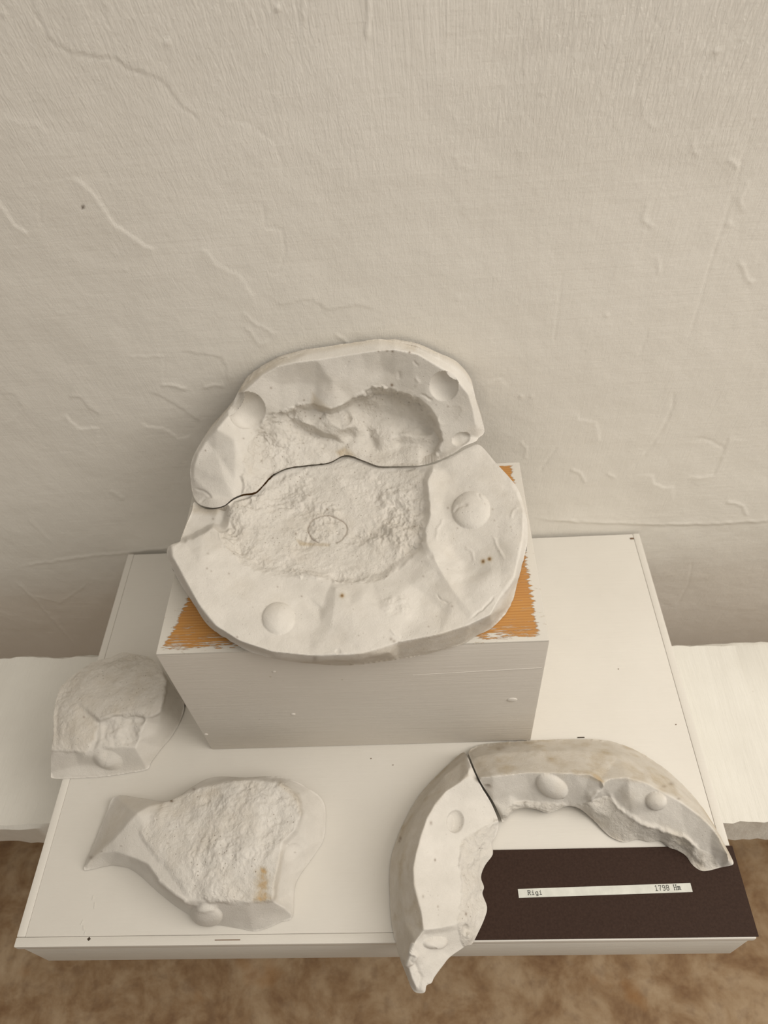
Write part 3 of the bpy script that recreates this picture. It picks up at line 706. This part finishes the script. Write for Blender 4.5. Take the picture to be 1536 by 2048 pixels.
def rear_feats(U, V, P):
    R = region(U, V, roughen(rear_rough, 4, 9, 5, True), 3.5)
    D = R*rmod(P)*(fbm(P, 75, 5, .58)*2.6 + fbm(P+6, 28, 3)*3.4 + fbm(P+3, 170, 3, .6, True)*1.1 + fbm(P+7, 28, 2)*3.2)
    D += R*fbm(P+21, 32, 2)*3.0
    D += (1-R)*(fbm(P, 25, 3)*.8 + fbm(P+2, 120, 3)*.16)
    D += bump_at(U, V, 494, 821, 37, 37, -8, 0, 1.1) + bump_at(U, V, 888, 772, 29, 30, -8, 0, 1.1) + bump_at(U, V, 922, 878, 19, 13, -5, -.35)
    def ln(pl, amp, wd, seed=1):
        ds, sd, pa, _, _ = seg_dist(U, V, roughen(pl, 1.2, 7, seed)); return amp*.65*np.exp(-(ds/wd/.75)**2)*smooth(pa, 0, .25)*smooth(1-pa, 0, .25)
    D += ln([(445,920),(470,912),(487,895)], .8, 5) + ln([(838,788),(850,792),(866,802)], -1.6, 3) + ln([(826,670+50),(838,733)], -1.0, 3)
    D += ln([(388,975),(405,982),(424,995)], -1.6, 3) + ln([(398,1006),(410,996),(425,994)], -1.8, 2.5)
    D += ln([(798,740),(800,760)], -1.2, 5) + ln([(690,735),(700,722)], -.7, 2.5) + ln([(830,750),(838,765),(828,775)], 1.0, 4)
    D += bump_at(U, V, 900, 830, 26, 14, -.8, -.6)
    out = seg_dist(U, V, rear_b, True)[0]; fade = smooth(out, 0, 5)
    dirt = .12*R + .25*smooth(fbm(P, 28, 3), 0, .4)*.5 + .55*smooth(14-seg_dist(U, V, rear_b[7:17])[0], 0, 12)
    dirt += .7*region(U, V, [(625,785),(640,800),(665,820),(640,822),(622,808)], 5) + .9*region(U, V, [(672,905),(692,895),(712,912),(700,918),(680,916)], 5)
    dirt += .3*region(U, V, [(461,814),(490,785),(520,800),(490,815)], 8)
    speck = np.zeros(U.shape)
    for (cx, cy, r, k) in [(784,770,3.0,.9),(774,702,2.5,.6),(785,703,2.2,.8),(819,705,2,.8),(757,703,2,.6),(542,776,2,.6),(515,792,2.4,.4),(487,877,1.8,.5),(411,901,1.5,.8),(896,813,2,.5)]:
        speck = np.maximum(speck, k*np.exp(-((U-cx)**2+(V-cy)**2)/r**2))
    rnd = np.random.RandomState(12)
    for _ in range(60):
        cx, cy = rnd.uniform(480, 890), rnd.uniform(790, 935); speck = np.maximum(speck, rnd.uniform(.2, .7)*np.exp(-((U-cx)**2+(V-cy)**2)/rnd.uniform(.8, 2.0)**2))
    return D*fade, R, dirt, np.clip(speck, 0, 1)
def rear_back(P, top):
    P = P.copy()
    if top: P[..., 1] = np.minimum(P[..., 1], WY-.008); return P
    t = np.clip((P[..., 2]-KZ)/.11, 0, 1)
    P[..., 1] = np.minimum(P[..., 1] + .030 - .010*t, WY-.0045)
    P[..., 2] = np.maximum(P[..., 2] - .012 + .006*t, KZ+.0003)
    return P
fragment('plaster_casting', rear_b, rear_lines, rear_pts, TO, TN, 1.5, 3, rear_feats, PLASTER, rear_back,
         'white plaster mould piece with raised rim and deep broken hollow, leaning back against the wall', 'plaster cast', GC)

# ---------------------------------------------------------------- black card with label
CZ = BOARD_Z + .0016
c_fr = on_z(1518, 1873, CZ); c_br = on_z(1463, 1691, CZ)
card = empty('label_card', (0, 0, BOARD_Z)); tag(card, 'dark brown card with a pale name strip, at the front right corner of the box', 'card')
cx0, cx1, cy0, cy1 = .012, c_fr[0], c_fr[1], c_br[1]
card.location = ((cx0+cx1)/2, (cy0+cy1)/2, BOARD_Z)
me = box_mesh('card', cx0-card.location.x, cx1-card.location.x, cy0-card.location.y, cy1-card.location.y, .0003, .0016, .0002, 1)
link('card', me, CARD, card)
q = [on_z(*p, CZ+.0002) for p in ((1037,1797),(1384,1783),(1382,1767),(1036,1777))]
sx0, sx1 = (q[0][0]+q[3][0])/2, (q[1][0]+q[2][0])/2; ang = math.atan2((q[1][1]+q[2][1]-q[0][1]-q[3][1]), 2*(sx1-sx0))
sh = ((q[3][1]-q[0][1])+(q[2][1]-q[1][1]))/2; sl = sx1-sx0; sc_ = sum(q)/4
me = box_mesh('name_strip', -sl/2, sl/2, -sh/2, sh/2, 0, .0005, .0001, 1)
strip = link('name_strip', me, LABEL, card); strip.location = (sc_[0]-card.location.x, sc_[1]-card.location.y, .0016); strip.rotation_euler.z = ang
G = {   # typewriter letters as strokes in a 6 x 10 cell
 'R': [[(0,0),(2,0)],[(1,0),(1,10)],[(0,10),(4,10),(5,9),(5,6.5),(4,5.2),(1,5.2)],[(3,5.2),(5,0),(6,0)]],
 'i': [[(1,0),(5,0)],[(1.4,6.5),(3,6.5),(3,0)],[(3,9),(3,10)]],
 'g': [[(5,6.5),(5,-2),(4,-3),(1.5,-3)],[(5,5.5),(4,6.5),(2,6.5),(1,5.3),(1,1.5),(2,.4),(4,.4),(5,1.5)]],
 '1': [[(1,0),(5,0)],[(3,0),(3,10),(1.2,8.4)]],
 '7': [[(1,8.5),(1,10),(5.2,10),(3,4),(2.6,0)]],
 '9': [[(1,1),(2,0),(4,0),(5,1.5),(5,8.5),(4,10),(2,10),(1,8.5),(1,6),(2,4.7),(4,4.7),(5,6)]],
 '8': [[(2,5.2),(1,6.5),(1,9),(2,10),(4,10),(5,9),(5,6.5),(4,5.2),(2,5.2),(1,4),(1,1),(2,0),(4,0),(5,1),(5,4),(4,5.2)]],
 'H': [[(0,0),(2,0)],[(4,0),(6,0)],[(0,10),(2,10)],[(4,10),(6,10)],[(1,0),(1,10)],[(5,0),(5,10)],[(1,5.2),(5,5.2)]],
 'm': [[(0,6.5),(1,6.5),(1,0)],[(1,5.6),(2,6.5),(3,5.6),(3,0)],[(3,5.6),(4,6.5),(5,5.6),(5,0)],[(0,0),(1.6,0)],[(5,0),(6,0)]]}
def word(txt, x, y, cw, ch, pitch):
    bm = bmesh.new(); t = cw*.085
    for k, chh in enumerate(txt):
        if chh == ' ': continue
        for st in G[chh]:
            for (a, b) in zip(st[:-1], st[1:]):
                A = Vector((x+k*pitch+a[0]/6*cw, y+a[1]/10*ch)); B = Vector((x+k*pitch+b[0]/6*cw, y+b[1]/10*ch))
                d = (B-A).normalized(); n = Vector((-d.y, d.x))*t; A2 = A-d*t*.6; B2 = B+d*t*.6
                vs = [bm.verts.new((p.x, p.y, .00055)) for p in (A2-n, B2-n, B2+n, A2+n)]; vt = [bm.verts.new((v.co.x, v.co.y, .00064)) for v in vs]
                bm.faces.new(vt)
                for i in range(4): bm.faces.new((vs[i], vs[(i+1) % 4], vt[(i+1) % 4], vt[i]))
    me = bpy.data.meshes.new('lettering'); bm.to_mesh(me); bm.free(); return link('lettering', me, INK, strip)
pm_ = sl/347.0       # metres per photo pixel along the strip
word('Rigi', -sl/2+19*pm_, -sh*.20, 6.4*pm_, sh*.46, 7.6*pm_)
word('1798 Hm', sl/2-73*pm_, -sh*.22, 6.4*pm_, sh*.56, 7.5*pm_)

# ---------------------------------------------------------------- ring fragments
RZ = BOARD_Z + .0017
arc_b = [(938,1503,6),(960,1490,0),(1010,1484,0),(1080,1480,0),(1170,1478,0),(1220,1482,0),(1270,1500,0),(1320,1530,0),(1360,1564,0),(1395,1602,0),(1425,1645,0),(1450,1690,0),(1463,1715,1),(1467,1726,2),(1462,1731,2),(1441,1735,0),(1418,1741,0),(1401,1741,0),(1384,1729,0),(1372,1712,0),(1355,1701,0),(1338,1695,0),(1321,1682,0),(1299,1684,0),(1276,1679,0),(1250,1684,0),(1230,1678,0),(1213,1667,0),(1182,1636,2),(1160,1618,8),(1140,1612,14),(1127,1614,14),(1110,1622,12),(1095,1626,11),(1070,1618,13),(1046,1616,13),(1026,1623,11),(1014,1638,9),(1005,1644,8),(1001,1634,12),(986,1603,22),(966,1572,32),(955,1551,38),(943,1522,24)]
arc_lines = [(False, [(958,1555,44),(985,1553,46),(1050,1546,47),(1110,1546,47),(1148,1548,48),(1179,1549,48),(1199,1560,48),(1206,1570,47),(1222,1558,48),(1256,1555,46),(1293,1566,43),(1327,1585,40),(1361,1603,37),(1401,1632,33),(1424,1654,30),(1441,1677,27),(1455,1705,22),(1458,1722,15)]),
 (False, [(952,1515,24),(1000,1506,26),(1080,1502,27),(1170,1502,27),(1240,1512,27),(1300,1538,26),(1350,1572,24),(1400,1618,22),(1440,1672,17),(1456,1704,12)]),
 (False, [(1206,1572,45),(1195,1585,40),(1182,1600,33)]),
 (False, [(1004,1630,18),(1020,1612,22),(1040,1604,24),(1075,1605,24),(1100,1606,25),(1130,1607,25),(1160,1610,25),(1182,1601,32),(1199,1595,33),(1222,1592,34),(1231,1600,33),(1237,1615,31),(1259,1626,30),(1282,1646,28),(1299,1653,27),(1321,1657,27),(1344,1671,25),(1370,1674,26),(1387,1688,23),(1407,1703,20),(1429,1714,16),(1427,1728,9)])]
arc_lines = [(c_, [(p[0], p[1], p[2]+(4 if k_ == 0 else -6 if k_ == 3 and p[0] > 1020 else 0)) for p in l_]) for k_, (c_, l_) in enumerate(arc_lines)]
arc_lines = [(c_, roughen(l_, 2.2, 7, 50+k_) if k_ in (2, 3) else l_) for k_, (c_, l_) in enumerate(arc_lines)]
arc_pts = [(1190,1625,16),(1220,1635,14),(1260,1660,11),(1300,1670,9),(1350,1686,10),(1385,1708,9),(1405,1725,8),(1320,1620,33),(1260,1595,38),(1370,1650,27),(1420,1690,20),(1060,1575,32),(1020,1590,29),(1130,1580,33),(1170,1580,38),(1446,1716,14)]
def arc_feats(U, V, P):
    inner = [(1004,1632),(1020,1612),(1040,1604),(1075,1605),(1100,1606),(1160,1610),(1182,1601),(1222,1593),(1237,1615),(1282,1646),(1321,1657),(1370,1674),(1407,1703),(1429,1714),(1440,1735),(1400,1760),(1330,1720),(1230,1700),(1150,1640),(1060,1640),(1000,1655)]
    R = region(U, V, roughen(inner, 2.5, 8, 8, True), 3)
    D = R*rmod(P)*(fbm(P, 70, 4, .55)*1.8 + fbm(P+6, 28, 2)*2.4 + fbm(P+3, 150, 3, .6, True)*.95) + (1-R)*(fbm(P, 25, 3)*.9 + fbm(P+2, 120, 3)*.2)
    D += bump_at(U, V, 1104, 1572, 34, 21, 6.5, .5) + bump_at(U, V, 1312, 1602, 21, 18, 5.5, .2)
    def ln(pl, amp, wd, seed=1):
        ds, sd, pa, _, _ = seg_dist(U, V, roughen(pl, 1.5, 6, seed)); return amp*np.exp(-(ds/wd)**2)
    D += ln([(1222,1592),(1237,1615),(1282,1646),(1321,1657),(1370,1674),(1390,1690)], 1.3, 4, 2) + ln([(1182,1600),(1206,1571)], 1.2, 3, 4)
    D += ln([(960,1566),(970,1574),(978,1573)], -2.2, 3)
    out = seg_dist(U, V, arc_b, True)[0]; fade = smooth(out, 0, 6)
    ridge = [(958,1555),(1050,1546),(1179,1549),(1206,1571),(1222,1558),(1293,1566),(1361,1603),(1424,1654),(1458,1720)]
    outer = region(U, V, ridge+[(1480,1720),(1400,1560),(1240,1460),(1000,1460),(930,1490)], 5)
    dirt = .45*outer + .5*outer*smooth(fbm(P, 40, 3), .0, .35) + .2*R + .25*smooth(fbm(P+5, 35, 3), .1, .4)
    dirt += .6*region(U, V, [(1140,1540),(1185,1540),(1210,1565),(1190,1562),(1150,1550)], 4)
    speck = np.zeros(U.shape)
    for (cx, cy, r, k) in [(1342,1568,3.4,.45),(1328,1573,3,.4),(998,1497,4,.35),(1005,1495,4,.3),(1055,1503,3,.2),(1126,1592,2.2,.8),(1357,1598,2,.5),(974,1572,3.2,.5)]:
        speck = np.maximum(speck, k*np.exp(-(((U-cx)/1.6)**2+(V-cy)**2)/r**2))
    return D*fade, R, np.clip(dirt, 0, 2), speck
fragment('plaster_casting', arc_b, arc_lines, arc_pts, (0, 0, RZ), UP, 1.5, 2, arc_feats, PLASTER, base_back(RZ),
         zb=RZ, group=GC, cat='plaster cast', label='long curved plaster rim piece with two knobs arching behind the dark card')

lef_b = [(925,1505,6),(900,1526,0),(875,1550,0),(840,1588,0),(812,1636,0),(791,1685,0),(781,1722,0),(779,1760,0),(780,1794,0),(783,1845,0),(797,1908,0),(812,1948,2),(822,1974,6),(832,1985,10),(849,1985,13),(853,1971,15),(863,1966,15),(869,1954,16),(886,1931,15),(900,1914,14),(926,1896,13),(934,1891,12),(944,1888,9),(955,1868,9),(969,1837,8),(974,1814,8),(965,1788,8),(968,1774,8),(962,1754,8),(970,1731,8),(986,1708,8),(983,1688,9),(992,1671,10),(997,1650,12),(995,1636,16),(981,1604,26),(959,1567,37),(943,1532,40),(935,1514,28)]
lef_lines = [(False, [(937,1540,44),(938,1552,45),(920,1565,46),(892,1582,47),(869,1610,48),(854,1636,48),(843,1668,48),(832,1708,48),(827,1736,48),(828,1768,48),(836,1799,47),(843,1825,46),(847,1860,45)]),
 (False, [(922,1524,24),(890,1550,26),(860,1585,28),(835,1625,29),(815,1670,29),(804,1720,29),(803,1790,28),(810,1845,27),(817,1890,24)]),
 (False, [(847,1860,45),(870,1858,41),(900,1852,36),(930,1842,29)]),
 (False, [(850,1868,38),(872,1867,34),(900,1862,30),(926,1856,26),(940,1876,20)]),
 (False, [(847,1862,44),(830,1884,40),(821,1906,36),(814,1926,30),(822,1952,24),(832,1974,18)]),
 (False, [(995,1645,18),(958,1662,25),(923,1682,29),(919,1725,29),(925,1765,28),(923,1808,28),(915,1842,33)])]
lef_pts = [(900,1620,38),(870,1700,38),(870,1760,38),(880,1820,39),(955,1720,18),(950,1780,18),(950,1830,18),(945,1600,32),(960,1640,26),(870,1890,25),(900,1890,20),(850,1930,24),(870,1920,22),(842,1955,19)]
def lef_feats(U, V, P):
    rp = [(1000,1640),(958,1662),(923,1682),(919,1725),(925,1765),(923,1808),(915,1845),(920,1870),(930,1895),(990,1890),(990,1640)]
    R = region(U, V, roughen(rp, 3, 8, 9, True), 3)
    D = R*rmod(P)*(fbm(P, 70, 4, .55)*1.9 + fbm(P+6, 28, 2)*2.4 + fbm(P+3, 150, 3, .6, True)*.8) + (1-R)*(fbm(P+1, 25, 3)*.8 + fbm(P+2, 120, 3)*.18)
    D += bump_at(U, V, 911, 1643, 17, 23, -5.5, .1, 1.2) + bump_at(U, V, 904, 1645, 8, 15, 2.5, .1) + bump_at(U, V, 870, 1885, 24, 12, 5.5, -.1)
    def ln(pl, amp, wd, seed=1):
        ds, sd, pa, _, _ = seg_dist(U, V, roughen(pl, 2, 5, seed)); return amp*np.exp(-(ds/wd)**2)
    D += ln([(826,1888),(822,1906),(832,1912),(826,1925),(816,1930)], 1.8, 4, 3) + ln([(828,1925),(840,1950),(838,1975)], -1.2, 4, 5)
    D += bump_at(U, V, 932, 1860, 7, 12, -3)
    out = seg_dist(U, V, lef_b, True)[0]; fade = smooth(out, 0, 6)
    ridge = [(938,1552),(892,1582),(854,1636),(832,1708),(827,1750),(836,1799),(847,1860),(826,1885),(812,1925),(822,1970)]
    outer = region(U, V, ridge+[(790,1990),(760,1850),(760,1700),(810,1600),(880,1520),(930,1500)], 4)
    dirt = .5*outer + .45*outer*smooth(fbm(P, 40, 3), .0, .35) + .15*R
    speck = np.zeros(U.shape)
    for (cx, cy, r, k) in [(801,1677,2.6,.6),(799,1682,2.2,.5),(862,1646,2.6,.5),(870,1720,1.8,.7),(846,1793,2,.4),(819,1928,4,.35),(932,1828,2,.7),(876,1813,1.5,.5)]:
        speck = np.maximum(speck, k*np.exp(-((U-cx)**2+((V-cy)/1.6)**2)/r**2))
    return D*fade, R, np.clip(dirt, 0, 2), speck
fragment('plaster_casting', lef_b, lef_lines, lef_pts, (0, 0, RZ), UP, 1.5, 2, lef_feats, PLASTER, base_back(RZ),
         zb=RZ, group=GC, cat='plaster cast', label='curved plaster rim piece over the left end of dark card, tip past box front')

# ---------------------------------------------------------------- two loose fragments on the left
sa_b = [(244,1305,24),(267,1308,26),(305,1317,32),(326,1343,40),(338,1362,36),(361,1397,14),(369,1411,4),(361,1442,0),(342,1475,0),(324,1496,0),(303,1524,0),(294,1539,0),(258,1546,0),(211,1553,0),(162,1556,0),(108,1557,0),(102,1545,3),(103,1500,26),(107,1467,30),(107,1430,32),(113,1397,32),(125,1369,30),(169,1334,27),(192,1322,26),(221,1315,25)]
sa_lines = [(False, [(326,1348,46),(334,1364,47),(327,1392,47),(323,1421,45),(305,1432,44)]),
 (False, [(305,1432,44),(290,1442,42),(284,1460,38),(276,1482,33),(272,1497,30),(284,1518,16),(293,1534,3)]),
 (False, [(105,1502,27),(148,1503,29),(167,1511,27),(181,1503,30),(215,1497,31),(244,1494,31),(270,1495,31)]),
 (False, [(200,1440,42),(230,1428,43),(262,1424,43),(290,1424,45)]), (False, [(197,1446,35),(225,1442,36),(262,1440,37),(285,1436,40)])]
sa_pts = [(300,1350,42),(240,1340,36),(180,1360,36),(150,1400,38),(220,1390,42),(280,1390,44),(150,1460,36),(195,1480,33),(230,1470,36),(255,1480,30),(310,1470,24),(335,1430,24),(320,1450,26),(210,1530,10),(160,1530,10),(250,1525,14),(200,1515,24)]
def sa_feats(U, V, P):
    rp = [(100,1501),(105,1380),(160,1330),(240,1300),(310,1315),(335,1362),(328,1392),(322,1425),(284,1436),(225,1432),(197,1445),(190,1480),(170,1508),(148,1502)]
    R = region(U, V, roughen(rp, 3, 9, 4, True), 4)
    D = R*rmod(P)*(fbm(P, 60, 4, .55)*1.8 + fbm(P+6, 26, 2)*3.0 + fbm(P+3, 130, 3, .6, True)*.8) + (1-R)*(fbm(P+1, 30, 3)*.6)
    ch = region(U, V, [(197,1446),(225,1436),(285,1432),(290,1444),(275,1485),(240,1492),(190,1500),(200,1470)], 5)
    D += ch*(fbm(P+4, 60, 3, .55)*4) + bump_at(U, V, 215, 1520, 32, 20, 6, .3, 3)
    out = seg_dist(U, V, sa_b, True)[0]; fade = smooth(out, 0, 6)
    dirt = R*(.15+.2*smooth(fbm(P, 35, 3), -.1, .35)) + .08
    sp = np.exp(-((U-168)**2+(V-1434)**2)/5)*.5
    return D*fade, np.maximum(R, ch*.5), np.clip(dirt, 0, 2), sp
fragment('plaster_casting', sa_b, sa_lines, sa_pts, (0, 0, BOARD_Z+.0002), UP, 1.4, 4, sa_feats, PLASTER, base_back(BOARD_Z+.0002),
         zb=BOARD_Z+.0002, group=GC, cat='plaster cast', label='small chunky plaster fragment beside the lower left corner of the wooden block', jag=.5)

sb_b = [(168,1734,2),(179,1740,0),(221,1731,0),(256,1736,0),(281,1752,0),(316,1784,0),(351,1812,0),(379,1830,0),(400,1849,0),(442,1851,0),(478,1857,0),(506,1862,0),(530,1858,0),(562,1844,0),(585,1834,0),(588,1787,0),(595,1759,0),(622,1720,0),(646,1682,0),(651,1650,0),(651,1618,2),(643,1597,6),(622,1580,14),(583,1559,26),(544,1552,34),(492,1555,32),(439,1553,22),(411,1559,22),(386,1573,28),(351,1596,34),(326,1603,32),(281,1596,22),(231,1592,8),(213,1625,4),(190,1680,2)]
sb_lines = [(False, [(326,1606,35),(300,1612,37),(274,1626,38),(252,1650,34),(228,1678,28),(203,1700,20),(182,1717,12),(172,1732,6)]),
 (False, [(182,1718,12),(203,1706,20),(231,1703,26),(256,1712,30),(295,1728,34),(316,1759,35),(351,1788,35),(372,1801,35),(404,1805,35),(439,1801,37),(492,1805,38),(544,1801,36),(569,1816,20),(584,1830,5)]),
 (False, [(386,1578,37),(410,1572,39),(439,1568,42),(474,1560,44),(510,1558,46),(562,1566,46),(594,1592,45),(603,1625,44),(590,1661,45),(564,1685,46),(557,1731,44),(548,1766,42),(545,1800,36)]),
 (False, [(598,1592,38),(608,1626,37),(597,1664,37),(572,1690,36),(566,1731,33),(556,1766,31),(553,1800,28)])]
sb_pts = [(300,1680,38),(350,1650,40),(400,1640,43),(450,1620,46),(520,1620,49),(500,1700,48),(420,1720,44),(350,1740,40),(520,1770,42),(440,1770,42),(400,1780,40),(630,1640,20),(620,1690,16),(590,1720,20),(575,1770,16),(210,1720,10),(260,1725,12),(310,1760,16),(345,1795,14),(500,1835,18),(440,1830,18),(550,1830,14),(240,1630,18),(220,1660,16)]
def sb_feats(U, V, P):
    rp = [(330,1600),(390,1576),(470,1558),(560,1562),(596,1590),(606,1625),(592,1662),(564,1686),(557,1731),(547,1800),(470,1806),(400,1800),(372,1790),(340,1740),(300,1700),(280,1660),(310,1630)]
    R = region(U, V, roughen(rp, 3, 9, 6, True), 6)
    D = R*rmod(P)*(fbm(P, 60, 5, .55)*1.9 + fbm(P+6, 24, 3)*3.6 + fbm(P+3, 110, 3, .6, True)*.95) + (1-R)*(fbm(P+1, 25, 3)*.7)
    D += bump_at(U, V, 413, 1829, 32, 21, 5.5, .15) + bump_at(U, V, 588, 1716, 22, 30, -1.8, 0, 1.5)
    def ln(pl, amp, wd, seed=1):
        ds, sd, pa, _, _ = seg_dist(U, V, roughen(pl, 1, 8, seed)); return amp*np.exp(-(ds/wd)**2)
    D += ln([(372,1803),(404,1812),(430,1812)], 1.2, 3) + ln([(318,1762),(345,1785),(370,1800)], 1.0, 3)
    out = seg_dist(U, V, sb_b, True)[0]; fade = smooth(out, 0, 6)
    dirt = R*.25*smooth(fbm(P, 30, 3), -.2, .3) + .35*region(U, V, [(240,1590),(330,1598),(440,1570),(440,1590),(350,1635),(330,1620),(260,1630),(190,1720),(175,1735)], 10)
    dirt += 1.9*region(U, V, roughen([(512,1742),(530,1738),(536,1752),(530,1772),(540,1796),(526,1804),(508,1800),(514,1775)], 3, 6, 2, True), 9)*(.55+.9*smooth(fbm(P, 110, 3), -.3, .3)) + .45*region(U, V, [(560,1560),(600,1590),(606,1630),(598,1632),(590,1595),(555,1570)], 4)
    dirt += .35*region(U, V, [(548,1740),(562,1700),(566,1700),(556,1800),(545,1800)], 4)
    speck = np.zeros(U.shape)
    for (cx, cy, r, k) in [(343,1602,4,.9),(388,1578,3.5,.5),(336,1687,2.2,.4),(404,1684,2,.35),(182,1715,5,.4),(203,1703,2,.5),(242,1692,2,.5),(592,1706,2,.4)]:
        speck = np.maximum(speck, k*np.exp(-((U-cx)**2+((V-cy)*1.4)**2)/r**2))
    return D*fade, R, np.clip(dirt, 0, 2), speck
fragment('plaster_casting', sb_b, sb_lines, sb_pts, (0, 0, BOARD_Z+.0002), UP, 1.5, 4, sb_feats, PLASTER, base_back(BOARD_Z+.0002),
         zb=BOARD_Z+.0002, group=GC, cat='plaster cast', label='broad fish-shaped plaster fragment with ochre stain at the front left of the display box', jag=.5)
